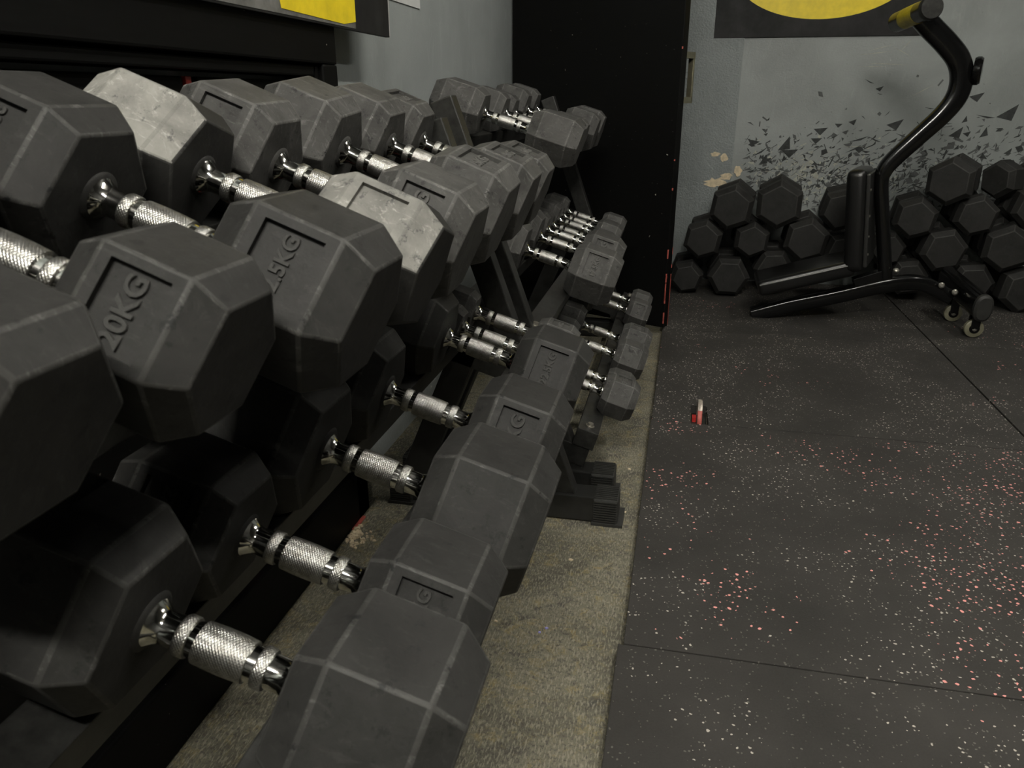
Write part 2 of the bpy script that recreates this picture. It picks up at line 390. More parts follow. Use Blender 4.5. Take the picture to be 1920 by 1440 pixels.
for y0, y1, nm, kd in [(1.10, 2.10, 'rubber mat right of the pink-flecked one, by the frame edge', 'mat_plain'), (2.104, 3.093, 'plain rubber mat on the right beyond the diagonal joint', 'mat_plain'), (3.097, 4.08, 'rubber mat under the bench wheels', 'mat_white')]:
    o = prism('rubber_floor_mat', [(SX + 0.006, y0), (SX + 1.01, y0), (SX + 1.01, y1), (SX + 0.006, y1)], ZF, 0, kd, None, 0.0015)
    tag(o, nm, 'floor mat', 'rubber floor mats')
# hook in the cutout
hk = empty('floor_hook', (0.097, 2.19, ZF), 'worn red metal hook standing in a mat cutout', 'hook')
arch = [Vector((0, -0.055 + 0.0, 0.0)), Vector((0, -0.05, 0.03)), Vector((0, -0.03, 0.056)), Vector((0, 0.0, 0.066)), Vector((0, 0.03, 0.058)), Vector((0, 0.045, 0.035)), Vector((0, 0.05, 0.0))]
pth = smooth_path(arch, 4); h0 = len(pth) // 2
sweep('hook_arch', pth[:h0 - 4], (0.007, 0.004), 'red_chip', hk, 10, (1, 0, 0), 3)
sweep('hook_arch', pth[h0 - 5:], (0.007, 0.004), 'worn_metal', hk, 10, (1, 0, 0), 3)
box('base_plate', (-0.022, -0.06, 0), (0.022, 0.06, 0.005), 'steel_scuffed_sheen', hk, 0.001)
box('lug', (-0.02, -0.012, 0.004), (-0.008, 0.012, 0.02), 'red_paint', hk, 0.001)

# ------------------------------------------------------------------ dumbbells
_cache = {}
def head_mesh(s, H, mat, face, side):
    key = ('head', round(s, 4), round(H, 4), mat, face, side)
    if key in _cache: return _cache[key]
    bm = bmesh.new(); c = 0.2 * H
    st = [(0, 0.80 * s), (c, s), (H - c * 1.08, s), (H, 0.77 * s)]
    rings = [[bm.verts.new((x, r * math.cos(R(60 * k)), r * math.sin(R(60 * k)))) for k in range(6)] for x, r in st]
    for a, b in zip(rings, rings[1:]):
        for k in range(6): bm.faces.new((a[k], a[(k + 1) % 6], b[(k + 1) % 6], b[k]))
    bm.faces.new(rings[0][::-1]); bm.faces.new(rings[-1])
    bmesh.ops.recalc_face_normals(bm, faces=bm.faces)
    bmesh.ops.bevel(bm, geom=bm.edges[:], offset=0.028 * s, segments=2, profile=0.55, affect='EDGES')
    bm.normal_update()
    amin = 0.0012 * (s / 0.09) ** 2
    for f in bm.faces:
        big = f.calc_area() > amin * 0.22
        f.material_index = 0 if big else 1; f.smooth = not big
        if mat == 'grey' and f.normal.dot(Vector((0, math.cos(R(150)), math.sin(R(150))))) < 0.75: f.material_index += 2
    info = None
    if face is not None:
        nrm = Vector((0, math.cos(R(face)), math.sin(R(face))))
        f = max((g for g in bm.faces if g.normal.dot(nrm) > 0.99), key=lambda g: g.calc_area())
        cen = f.calc_center_median(); e2 = nrm.cross(Vector((1, 0, 0)))
        w1, w2 = 0.20 * H, 0.39 * s
        bmesh.ops.inset_individual(bm, faces=[f], thickness=0.004, use_even_offset=True)
        for v in f.verts:
            d = v.co - cen
            v.co = cen + Vector((1, 0, 0)) * math.copysign(w1, d.x) + e2 * math.copysign(w2, d.dot(e2))
        ex = bmesh.ops.extrude_discrete_faces(bm, faces=[f])['faces'][0]
        dep = 0.07 * s
        for v in ex.verts: v.co = v.co - nrm * dep
        ex.material_index = 0
        info = (cen - nrm * dep, nrm, e2, w1, w2)
    old = set(bm.faces)
    bm_lathe(bm, [(-0.003, 0.0215 * s / 0.09), (-0.0015, 0.0235 * s / 0.09), (0.001, 0.027 * s / 0.09), (0.004, 0.026 * s / 0.09)], 24)
    for f in [g for g in bm.faces if g not in old]:
        f.smooth = True; f.material_index = 2 if mat == 'grey' else 0
    if side < 0:
        for v in bm.verts: v.co.x = -v.co.x
        if info: info = (Vector((-info[0].x, info[0].y, info[0].z)), info[1], info[2], info[3], info[4])
        bmesh.ops.reverse_faces(bm, faces=bm.faces[:])
    me = bpy.data.meshes.new('hex_head'); bm.to_mesh(me); bm.free()
    me.materials.append(MAT[mat]); me.materials.append(MAT['edge_' + mat])
    if mat == 'grey': me.materials.append(MAT['black']); me.materials.append(MAT['edge_black'])
    _cache[key] = (me, info); return _cache[key]
def text_mesh(txt, mat):
    key = ('txt', txt, mat)
    if key in _cache: return _cache[key]
    cu = bpy.data.curves.new('label_text', 'FONT'); cu.body = txt; cu.size = 1.0; cu.align_x = 'CENTER'; cu.align_y = 'CENTER'
    cu.extrude = 0.10; cu.bevel_depth = 0.012; cu.bevel_resolution = 0; cu.resolution_u = 3; cu.offset = 0.018
    tmp = bpy.data.objects.new('tmp', cu); COL.objects.link(tmp); bpy.context.view_layer.update()
    dg = bpy.context.evaluated_depsgraph_get(); me = bpy.data.meshes.new_from_object(tmp.evaluated_get(dg))
    me.name = 'label_text'; bpy.data.objects.remove(tmp); bpy.data.curves.remove(cu)
    me.materials.clear(); me.materials.append(MAT['edge_' + mat])
    xs = [v.co.x for v in me.vertices]; ys = [v.co.y for v in me.vertices]
    _cache[key] = (me, max(xs) - min(xs), max(ys) - min(ys)); return _cache[key]
def handle_meshes(L, r):
    key = ('handle', round(L, 3), round(r, 4))
    if key in _cache: return _cache[key]
    def mk(nm, prof, mat, n=32):
        bm = bmesh.new(); bm_lathe(bm, prof, n); me = to_mesh(bm, nm, 30); me.materials.append(MAT[mat]); return me
    h = L / 2
    half = [(h + 0.004, 1.36), (h - 0.003, 1.36), (h - 0.004, 1.30), (h - 0.010, 1.02), (h - 0.014, 0.95), (h * 0.64, 1.0), (h * 0.34, 1.05)]
    half[5] = (h * 0.60, 0.96); half[6] = (h * 0.30, 1.04)
    prof = [(-x, k * r) for x, k in half] + [(x, k * r) for x, k in half[::-1]]
    main = mk('handle', prof, 'chrome')
    g = h * 0.33
    grip = mk('knurled_grip', [(-g, r), (-g, 1.17 * r), (-g + 0.002, 1.19 * r), (-g * 0.3, 1.23 * r), (g * 0.3, 1.23 * r), (g - 0.002, 1.19 * r), (g, 1.17 * r), (g, r)], 'knurl', 40)
    q = 0.0052 * L / 0.14
    ring = mk('knurled_ring', [(-q, 0.95 * r), (-q, 1.12 * r), (-q * 0.7, 1.17 * r), (q * 0.7, 1.17 * r), (q, 1.12 * r), (q, 0.95 * r)], 'knurl', 32)
    _cache[key] = (main, grip, ring, h * 0.515); return _cache[key]

def dumbbell(center, rot, s, H, L, r, mat, label, group, out_face=None, in_face=None, out_txt=None, in_txt=None, small=False):
    e = empty('hex_dumbbell', center, label, 'dumbbell', group); e.rotation_mode = 'QUATERNION'; e.rotation_quaternion = rot.to_quaternion()
    for side, face, txt in ((1, out_face, out_txt), (-1, in_face, in_txt)):
        me, info = head_mesh(s, H, mat, face, side)
        ho = link('hex_head', me, None, e); ho.location = (side * L / 2, 0, 0)
        if txt and info:
            cen, nrm, e2, w1, w2 = info
            tm, tw, th = text_mesh(txt, mat)
            k = min(2 * w2 * 0.86 / tw, 2 * w1 * 0.72 / th)
            to = link('label_text', tm, None, ho)
            X, Y = (e2, Vector((-1, 0, 0))) if side > 0 else (-e2, Vector((1, 0, 0)))
            M = Matrix((X, Y, nrm)).transposed().to_4x4()
            to.matrix_local = Matrix.Translation(cen) @ M @ Matrix.Scale(k, 4)
    hm, gm, rm, rx = handle_meshes(L, r)
    h = link('handle', hm, None, e); link('knurled_grip', gm, None, h)
    for sx in (-1, 1):
        o = link('knurled_ring', rm, None, h); o.location = (sx * rx, 0, 0)
    return e
def tier_rot(t, roll=0, yaw=0): return Matrix.Rotation(R(yaw), 3, 'Z') @ Matrix.Rotation(R(t), 3, 'Y') @ Matrix.Rotation(R(roll), 3, 'X')

NU = 150                                        # the upper face turned to the camera
G1, G2, G3, G4, G5 = ('dumbbells on the top tier of the near rack', 'dumbbells on the lower tier of the near rack', 'dumbbells on the top tier of the far rack',
                      'dumbbells on the middle tier of the far rack', 'dumbbells on the bottom tier of the far rack')
TILT, TT = 17.2, 21.5
KN, KF = 0.94, 0.965                            # size of the near and far rows against the first estimate, seen from the camera
def row(cx, cz, t, items, group, ref_s, k0=1.0):
    # the rails carry flat heads: a smaller head sits lower along the rail normal
    nx, nz = math.sin(R(t)), math.cos(R(t))
    kk = k0
    for it in items:
        k0 = kk * (it[7].get('k', 1) if len(it) > 7 else 1)
        Y, s, H, L, r, mat, label = it[:7]; Y, s, H, L, r = [q * k0 for q in (Y, s, H, L, r)]; kw = dict(it[7]) if len(it) > 7 else {}; kw.pop('k', None)
        roll = kw.pop('roll', 0); yaw = kw.pop('yaw', 0); da = kw.pop('da', 0) * k0; dn = kw.pop('dn', 0) * k0
        k = (s - ref_s * k0) * 0.866 + dn + s * (math.cos(R(30 - min(abs(roll), 30))) - 0.866)
        c = Vector((cx * k0 + nx * k + da * math.cos(R(t)), Y, CH + (cz - CH) * k0 + nz * k - da * math.sin(R(t))))
        dumbbell(c, tier_rot(t, roll, yaw), s, H, L, r, mat, label, group, **kw)
lab = lambda face, txt: dict(out_face=face, out_txt=txt)
# near rack, top tier
row(-0.4736, 0.7775, TT, [
    (0.322, 0.078, 0.100, 0.14, 0.0145, 'black', 'black hex dumbbell cut by the left frame edge, nearest on top tier', dict(da=-0.012)),
    (0.468, 0.075, 0.112, 0.14, 0.0145, 'black', 'black hex dumbbell with half hidden KG label, second on the near top tier', dict(out_face=NU, out_txt='20KG', dn=0.012)),
    (0.638, 0.088, 0.140, 0.145, 0.0145, 'black', 'black hex dumbbell with large 2.5KG lettering showing, third on near top tier', dict(out_face=NU, out_txt='32.5KG', in_face=NU, in_txt='32.5KG', da=0.006)),
    (0.806, 0.083, 0.136, 0.15, 0.0145, 'grey', 'chalky pale grey worn hex dumbbell on the near top tier', dict(roll=-17, out_face=NU, da=0.008)),
    (0.978, 0.088, 0.132, 0.15, 0.0145, 'dusty', 'dusty hex dumbbell just behind the pale grey one, top tier', dict(out_face=NU, out_txt='35KG', in_face=NU, roll=3, da=0.010)),
    (1.190, 0.090, 0.130, 0.15, 0.0145, 'dusty', 'dusty hex dumbbell third from the far end of the near top tier', dict(roll=7, out_face=90, out_txt='25KG', da=0.008)),
    (1.400, 0.088, 0.128, 0.15, 0.0145, 'dusty', 'dusty hex dumbbell second from the far end, near top tier', dict(roll=5, out_face=90, out_txt='25KG', da=0.008)),
    (1.585, 0.084, 0.124, 0.15, 0.0145, 'dusty', 'dusty hex dumbbell at the far end of the near top tier', dict(roll=4, out_face=90, out_txt='25KG', in_face=90, in_txt='25KG', da=0.008)),
], G1, 0.088, KN)
# near rack, lower tier
row(-0.348, 0.45, TILT, [
    (0.464, 0.096, 0.142, 0.14, 0.0155, 'black', 'large black hex dumbbell at the bottom of the picture, nearest on the lower tier', dict(k=0.97)),
    (0.619, 0.084, 0.128, 0.14, 0.0150, 'black', 'black hex dumbbell second nearest on the lower tier, label in shade', dict(out_face=NU, out_txt='27.5KG', in_face=NU, in_txt='27.5KG')),
    (0.805, 0.101, 0.146, 0.14, 0.0150, 'black', 'big plain black hex dumbbell third on the lower tier, no label showing', dict()),
    (1.020, 0.095, 0.134, 0.14, 0.0150, 'black', 'black hex dumbbell fourth on the lower tier, half hidden label', dict(out_face=NU, out_txt='25KG')),
    (1.328, 0.089, 0.132, 0.14, 0.0145, 'black', 'hex dumbbell clearly reading 22.5KG on the lower tier', dict(out_face=NU, out_txt='22.5KG')),
    (1.464, 0.047, 0.088, 0.14, 0.0135, 'dusty', 'hex dumbbell wedged just behind the 22.5KG one', dict(dn=0.012)),
    (1.562, 0.048, 0.090, 0.14, 0.0135, 'dusty', 'small dusty hex dumbbell at the far end of the lower tier', dict(out_face=90, out_txt='10KG', dn=0.02)),
], G2, 0.094, KN)
# far rack, top tier
row(-0.49, 0.824, TILT, [
    (2.190, 0.075, 0.144, 0.14, 0.0140, 'dusty', 'dusty hex dumbbell nearest on the far rack top tier', dict(roll=3)),
    (2.46, 0.070, 0.110, 0.14, 0.0140, 'dusty', 'dusty hex dumbbell second on the far rack top tier', dict(roll=0)),
    (2.61, 0.066, 0.106, 0.14, 0.0140, 'dusty', 'dusty hex dumbbell in the middle of the far rack top tier', dict(roll=0)),
    (2.80, 0.076, 0.118, 0.14, 0.0140, 'dusty', 'dusty hex dumbbell fourth on the far rack top tier', dict(roll=0)),
    (2.97, 0.078, 0.118, 0.14, 0.0140, 'dusty', 'dusty hex dumbbell against the black door, far rack top tier', dict(roll=0)),
], G3, 0.076, KF)
# far rack, middle tier
row(-0.362, 0.462, TILT, [
    (2.145, 0.085, 0.138, 0.14, 0.0140, 'dusty', 'hex dumbbell clearly reading 17.5KG on the far rack middle tier', lab(NU, '17.5KG')),
    (2.365, 0.085, 0.128, 0.14, 0.0125, 'dusty', 'hex dumbbell with KG label just behind the 17.5KG one', lab(NU, '15KG')),
    (2.515, 0.058, 0.090, 0.14, 0.0120, 'dusty', 'hex dumbbell third on the far rack middle tier', dict(dn=0.02)),
    (2.625, 0.050, 0.085, 0.14, 0.0120, 'dusty', 'hex dumbbell fourth on the far rack middle tier', dict(dn=0.024)),
    (2.745, 0.060, 0.092, 0.14, 0.0120, 'dusty', 'hex dumbbell fifth on the far rack middle tier', dict(dn=0.018)),
    (2.855, 0.048, 0.085, 0.14, 0.0120, 'dusty', 'hex dumbbell sixth on the far rack middle tier', dict(dn=0.026)),
    (2.965, 0.056, 0.090, 0.14, 0.0120, 'dusty', 'hex dumbbell at the far end of the far rack middle tier', dict(dn=0.022)),
], G4, 0.085, KF)
# far rack, bottom tier
row(-0.216, 0.211, TILT, [
    (1.818, 0.056, 0.088, 0.115, 0.0115, 'dusty', 'small hex dumbbell nearest on the bottom tier, beside the rail bolt', dict(out_face=90, out_txt='8KG')),
    (1.925, 0.044, 0.074, 0.115, 0.0110, 'dusty', 'very small hex dumbbell second on the bottom tier', lab(NU, '5KG')),
    (2.120, 0.058, 0.090, 0.120, 0.0115, 'dusty', 'plain small hex dumbbell third on the bottom tier', dict()),
    (2.265, 0.062, 0.092, 0.120, 0.0115, 'dusty', 'small hex dumbbell fourth on the bottom tier, label on top', dict(out_face=90, out_txt='10KG')),
    (2.630, 0.055, 0.078, 0.115, 0.0110, 'dusty', 'small hex dumbbell with a KG label near the door edge', lab(NU, '10KG')),
    (2.760, 0.055, 0.076, 0.115, 0.0110, 'dusty', 'small hex dumbbell farthest on the bottom tier', dict()),
], G5, 0.056)

# the pile of black dumbbells on the floor by the back wall (end faces turned to the room)
pile = [ # px, py of the front end, hex side, roll, yaw, Y of the front end, place
    (1287, 522, 0.080, 12, 0, 3.70, 'small black hex dumbbell at the bottom left of the floor pile, by the door'),
    (1366, 521, 0.098, 0, 0, 3.68, 'black hex dumbbell second from the door in the bottom row of the pile'),
    (1450, 497, 0.092, 4, 0, 3.72, 'black hex dumbbell in the pile behind the left end of the bench seat'),
    (1317, 451, 0.094, 20, -5, 3.70, 'black hex dumbbell leftmost in the middle row of the pile'),
    (1413, 455, 0.086, 25, 0, 3.71, 'black hex dumbbell second from the door in the middle row of the pile'),
    (1517, 455, 0.104, 20, -4, 3.69, 'black hex dumbbell third from the door in the middle row of the pile'),
    (1375, 393, 0.106, 22, -6, 3.70, 'black hex dumbbell top left of the pile, under the peeled paint'),
    (1459, 386, 0.112, 30, -6, 3.70, 'black hex dumbbell top row of the pile, second from the door'),
    (1577, 398, 0.098, 15, -8, 3.72, 'black hex dumbbell left of the bench backrest, half hidden by it'),
    (1577, 472, 0.092, 10, 3, 3.74, 'black hex dumbbell in the pile just above the bench seat'),
    (1672, 465, 0.082, 12, 0, 3.74, 'black hex dumbbell in the pile right behind the bench post'),
    (1718, 411, 0.095, 20, -10, 3.70, 'black hex dumbbell right of the bench post, with a scratched end'),
    (1774, 349, 0.104, 30, -22, 3.68, 'black hex dumbbell lying on the very top of the pile'),
    (1832, 408, 0.093, 18, -6, 3.70, 'black hex dumbbell in the upper row of the pile, below right of the topmost'),
    (1778, 466, 0.100, 12, 0, 3.69, 'black hex dumbbell in the middle of the right half of the pile'),
    (1894, 466, 0.106, 25, -8, 3.69, 'black hex dumbbell at the right frame edge, middle row of the pile'),
    (1705, 520, 0.086, 8, 0, 3.72, 'black hex dumbbell behind the bend of the bench beam'),
    (1840, 528, 0.098, 5, 0, 3.72, 'black hex dumbbell behind the bench stabiliser, bottom row'),
    (1915, 545, 0.106, 20, 0, 3.66, 'black hex dumbbell at the right frame edge, bottom row of the pile'),
    (1926, 398, 0.094, 15, -6, 3.71, 'black hex dumbbell at the right frame edge, upper row of the pile'),
    (1868, 352, 0.085, 35, -50, 3.86, 'black hex dumbbell lying askew at the upper right of the pile'),
]
pts = [at_y(q[0], q[1], q[5]) for q in pile]
for it in range(60):                            # let the heads rest side by side instead of inside each other
    for i in range(len(pile)):
        for j in range(i):
            d = pts[i] - pts[j]; d.y = 0; need = (pile[i][2] + pile[j][2]) * 0.95
            if 1e-6 < d.length < need and True:
                m = d.normalized() * (need - d.length) * 0.25; pts[i] += m; pts[j] -= m
    for i, q in enumerate(pile): pts[i].z = max(pts[i].z, q[2] * 0.9)
for p, (px, py, s, roll, yaw, Y, label) in zip(pts, pile):
    H, L = 0.118, 0.115
    # local +X points to the room
    rot = Matrix.Rotation(R(-90 + yaw), 3, 'Z') @ Matrix.Rotation(R(roll), 3, 'X')
    c = p - rot @ Vector((L / 2 + H, 0, 0))
    dumbbell(c, rot, s, H, L, 0.0145, 'pile', label, 'black dumbbells piled by the wall')

# ------------------------------------------------------------------ racks
def rack(label, y0, y1, tiers, tagx, feet):
    e = empty('dumbbell_rack', (-0.35, (y0 + y1) / 2, ZF), label, 'dumbbell rack', 'dumbbell racks'); off = -Vector(e.location)
    V = lambda *a: Vector(a) + off
    upx = lambda z: -0.400 - 0.36 * (z - 0.552)
    ztop = tiers[-1][1] + 0.06
    for ye, sgn in ((y0, 1), (y1, -1)):
        yu = ye + sgn * 0.027
        beam('upright', V(upx(0.03), yu, 0.03), V(upx(ztop), yu, ztop), 0.042, 0.05, 'steel_scuffed_sheen', e, 0.003)  # reflected light on the slat faces is put into the lighter steel colour
        beam('rear_leg', V(-0.585, yu, 0.03), V(upx(0.47) - 0.03, yu, 0.47), 0.045, 0.06, 'steel_black', e, 0.003)
        ft = beam('foot', V(feet[0], yu, ZF + 0.034), V(feet[1], yu, ZF + 0.034), 0.06, 0.062, 'steel_black', e, 0.003)
        if feet[1] > -1:
            for xa, xb in ((feet[1] - 0.012, feet[1] + 0.045), (feet[0] - 0.045, feet[0] + 0.012)):
                cp = box('rubber_cap', V(xa, yu - 0.036, ZF), V(xb, yu + 0.036, ZF + 0.064), 'cap', e, 0.004)
                bm = bmesh.new()
                for k in range(9):
                    z = ZF + 0.010 + k * 0.006
                    bm_box(bm, V(xa + 0.003, yu - 0.0395, z), V(xb - 0.003, yu + 0.0395, z + 0.0032))
                for k in range(8):
                    y = yu - 0.031 + k * 0.0085
                    bm_box(bm, V(xa + 0.003, y, ZF + 0.06), V(xb - 0.003, y + 0.004, ZF + 0.067))
                rb = link('cap_ribs', to_mesh(bm, 'cap_ribs'), 'cap', cp); rb['kind'] = 'stuff'
                box('cap_lip', V(xa - 0.002, yu - 0.042, ZF), V(xb + 0.012, yu + 0.042, ZF + 0.008), 'cap', e, 0.001)
    for cx, cz, t, ap, ar, af, zup in tiers:
        ax = Vector((math.cos(R(t)), 0, -math.sin(R(t)))); nn = Vector((math.sin(R(t)), 0, math.cos(R(t))))
        c = Vector((cx, 0, cz)) - nn * ap
        for a0, w in ((ar - 0.055, 0.055), (af, 0.052)):
            M = Matrix.Translation(c + off) @ Matrix((ax, (0, 1, 0), nn)).transposed().to_4x4()
            rl = box('shelf_rail', (a0, y0, -0.046), (a0 + w, y1, 0), 'steel_scuffed_sheen', e, 0.002, M)  # lighter steel colour stands in for the rail edge catching light
            for yb in (y0 + 0.03, y1 - 0.03):
                lathe('bolt', [(0, 0.011), (0.003, 0.011), (0.003, 0.008), (0.009, 0.007)], 'zinc', rl, 12, axis_m(c + off + ax * (a0 + w / 2) + Vector((0, yb, 0)) - nn * 0.0005, nn))
        for yb in (y0 + 0.027, y1 - 0.027):
            p0, p1 = c + ax * (ar - 0.05) - nn * 0.072, c + ax * (af + 0.045) - nn * 0.072
            beam('cross_arm', p0 + off + Vector((0, yb, 0)), p1 + off + Vector((0, yb, 0)), 0.045, 0.05, 'steel_scuffed_sheen', e, 0.002)
    return e
def sc(t, k): return (t[0] * k, CH + (t[1] - CH) * k, t[2]) + tuple(q * k for q in t[3:])
rack('black steel two-tier dumbbell rack nearest the camera', -0.25, 1.60,
     [sc(t, KN) for t in ((-0.348, 0.45, TILT, 0.082, -0.085, 0.040, 0), (-0.4736, 0.7775, TT, 0.077, -0.085, 0.040, 0))], 0, (-0.59, -0.135))
rack('black steel three-tier dumbbell rack beside the open black door', 1.668, 3.06,
     [(-0.216, 0.211, TILT, 0.049, -0.07, 0.030, 0)] + [sc(t, KF) for t in ((-0.362, 0.462, TILT, 0.074, -0.08, 0.035, 0), (-0.49, 0.824, TILT, 0.066, -0.085, 0.035, 0))], 0, (-0.60, -0.155))

# ------------------------------------------------------------------ bench
YC = 3.38
b0 = at_y(1600, 560, YC)
bench = empty('weight_bench', (0.75, YC, 0), 'black adjustable weight bench with curved post and small wheels', 'bench'); BO = -Vector(bench.location)
P = lambda x, y, Y=YC: at_y(x, y, Y) + BO
bp = smooth_path([P(1409, 590), P(1480, 572), P(1560, 556), P(1640, 538), P(1690, 530), P(1732, 533), P(1782, 556)], 5)
sweep('base_beam', bp, (0.032, 0.03), 'gloss_black', bench, 20, (0, 1, 0), 5)
post = [(1660, 522), (1656, 440), (1652, 350), (1657, 322), (1676, 298), (1722, 256), (1768, 214), (1794, 180), (1803, 145), (1797, 112), (1775, 82), (1748, 54), (1728, 32)]
wid = [0.026, 0.026, 0.027, 0.030, 0.033, 0.034, 0.036, 0.039, 0.040, 0.040, 0.040, 0.040, 0.040]
pp = smooth_path([P(*q) for q in post], 5)
rr = []
for i in range(len(pp)):
    k = min(i / 5, len(wid) - 1.001); j = int(k); w = wid[j] * (1 - k + j) + wid[j + 1] * (k - j); rr.append((0.030, w))
sweep('post', pp, rr, 'gloss_black', bench, 24, (0, 1, 0), 2.6)
# padded roller on top of the post
q0, q1 = P(1682, 42, 3.52), P(1744, 15, 3.25); dq = (q1 - q0); Lq = dq.length
rol = lathe('roller', [(0, 0.030), (0.004, 0.036), (Lq - 0.006, 0.036), (Lq, 0.030)], 'vinyl', bench, 28, axis_m(q0, dq))
lathe('roller_tape', [(0.30 * Lq, 0.0366), (0.72 * Lq, 0.0366)], 'yellow_tape', rol, 28, axis_m(q0, dq))
lathe('end_cap', [(-0.004, 0.041), (0.012, 0.041), (0.018, 0.037), (0.019, 0.0)], 'steel_scuffed_sheen', rol, 28, axis_m(q1, dq))
kn = P(1818, 133)
kb = lathe('adjust_knob', [(0, 0.012), (0.012, 0.012), (0.012, 0.046), (0.020, 0.050), (0.032, 0.050), (0.040, 0.044), (0.042, 0.0)], 'gloss_black', bench, 24, axis_m(kn, (1, -0.35, 0)))
def pad(name, M, lx, ly, lz, bev):
    return box(name, (-lx / 2, -ly / 2, -lz / 2), (lx / 2, ly / 2, lz / 2), 'vinyl', bench, bev, M, 5)
bk = (P(1618, 415, 3.30)); 
M = Matrix.Translation(bk + Vector((0, 0.08, 0))) @ Matrix.Rotation(R(-18), 4, 'Z') @ Matrix.Rotation(R(-6), 4, 'Y')
bkp = pad('backrest_pad', M, 0.075, 0.25, 0.40, 0.03)
box('backrest_board', (0.035, -0.115, -0.18), (0.05, 0.115, 0.18), 'steel_black', bench, 0.004, M)
for z in (-0.13, -0.06, 0.02, 0.12):
    lathe('pad_screw', [(0, 0.005), (0.004, 0.005), (0.005, 0.002)], 'zinc', bench, 10, axis_m(M @ Vector((0.048, -0.10, z)), (0.8, -0.6, 0)))
s0, s1 = P(1422, 545, 3.27), P(1603, 505, 3.27); ds = s1 - s0
M = Matrix.Translation((s0 + s1) / 2 + Vector((0, 0.115, 0.004))) @ Matrix.Rotation(-math.atan2(ds.z, ds.x), 4, 'Y')
stp = pad('seat_pad', M, ds.length, 0.24, 0.065, 0.022)
rp = [M @ Vector((x, -0.121 + 0.004 * abs(2 * x / ds.length) ** 6, 0.017)) for x in [(-0.5 + k / 14) * ds.length * 0.96 for k in range(15)]]
sweep('seat_piping', rp, (0.0035, 0.0035), 'piping', stp, 8)
beam('seat_bracket', P(1600, 530), P(1660, 512), 0.05, 0.04, 'gloss_black', bench)
# stabiliser with oval caps and two wheels
t0, t1 = P(1842, 577, 3.20), P(1775, 520, 3.60)
stb = sweep('stabiliser', [t0 + (t1 - t0) * (k / 6) for k in range(7)], (0.032, 0.050), 'gloss_black', bench, 24, (1, 0, 0), 2.6)
dq = (t0 - t1).normalized()
sweep('oval_cap', [t0 - dq * 0.004, t0 + dq * 0.012, t0 + dq * 0.02], [(0.034, 0.053), (0.034, 0.053), (0.026, 0.044)], 'cap', stb, 24, (1, 0, 0), 2.4)
for px, py, Y in ((1825, 616, 3.235), (1786, 587, 3.47)):
    w = P(px, py, Y); w.z = 0.036
    whl = lathe('wheel', [(-0.011, 0.030), (-0.008, 0.035), (0.008, 0.035), (0.011, 0.030)], 'wheel', bench, 28, axis_m(w, (0, -1, 0)))
    lathe('hub', [(-0.012, 0.019), (0.0125, 0.019)], 'gloss_black', whl, 20, axis_m(w, (0, -1, 0)))
    lathe('axle_bolt', [(0.010, 0.010), (0.016, 0.009), (0.019, 0.004)], 'zinc', whl, 12, axis_m(w, (0, -1, 0)))
    box('wheel_fork', w + Vector((-0.018, 0.014, -0.005)), w + Vector((0.018, 0.020, 0.085)), 'gloss_black', bench, 0.002)
    box('wheel_fork', w + Vector((-0.016, -0.019, 0.0)), w + Vector((0.016, -0.0135, 0.085)), 'gloss_black', bench, 0.002)
for q in ((1790, 548), (1765, 535)):
    lathe('frame_bolt', [(0, 0.012), (0.006, 0.012), (0.010, 0.007)], 'zinc', bench, 10, axis_m(P(q[0], q[1], 3.335), (0, -1, 0.2)))
lathe('frame_bolt', [(0, 0.012), (0.006, 0.012), (0.010, 0.007)], 'zinc', bench, 10, axis_m(P(1680, 508, 3.34), (0, -0.4, 1)))

# ------------------------------------------------------------------ posters, paper, marks
# right poster: a plain yellow oval on black, sheet hung flat on the back wall
yq = YB - 0.004
pl, pr_ = at_y(1338, 72, yq), at_y(1735, 72, yq)
po = empty('wall_poster', ((pl.x + pr_.x) / 2, yq, pl.z), 'black poster with a yellow oval behind the bench post', 'poster'); PO = -Vector(po.location)
box('poster_sheet', Vector((pl.x, YB - 0.007, pl.z)) + PO, Vector((pr_.x, YB - 0.001, pl.z + 0.75)) + PO, 'poster_black', po, 0.002)
el_b = at_y(1536, 36, yq); el_s = at_y(1405, 0, yq); aa = 0.40
# ellipse through its lowest point and a point on its left flank
dz = el_s.z - el_b.z; dx = el_b.x - el_s.x; bb = dz / (1 - math.sqrt(max(0.01, 1 - (dx / aa) ** 2)))
bm = bmesh.new(); vsx = [[bm.verts.new((el_b.x + aa * math.cos(2 * math.pi * k / 72), y, el_b.z + bb + bb * math.sin(2 * math.pi * k / 72))) for k in range(72)] for y in (YB - 0.0076, YB - 0.0065)]
for g in vsx:
    for v in g: v.co += PO
bm.faces.new(vsx[0]); bm.faces.new(vsx[1][::-1])
for k in range(72): bm.faces.new((vsx[0][k], vsx[0][(k + 1) % 72], vsx[1][(k + 1) % 72], vsx[1][k]))
link('yellow_oval', to_mesh(bm, 'yellow_oval'), 'yellow', po)
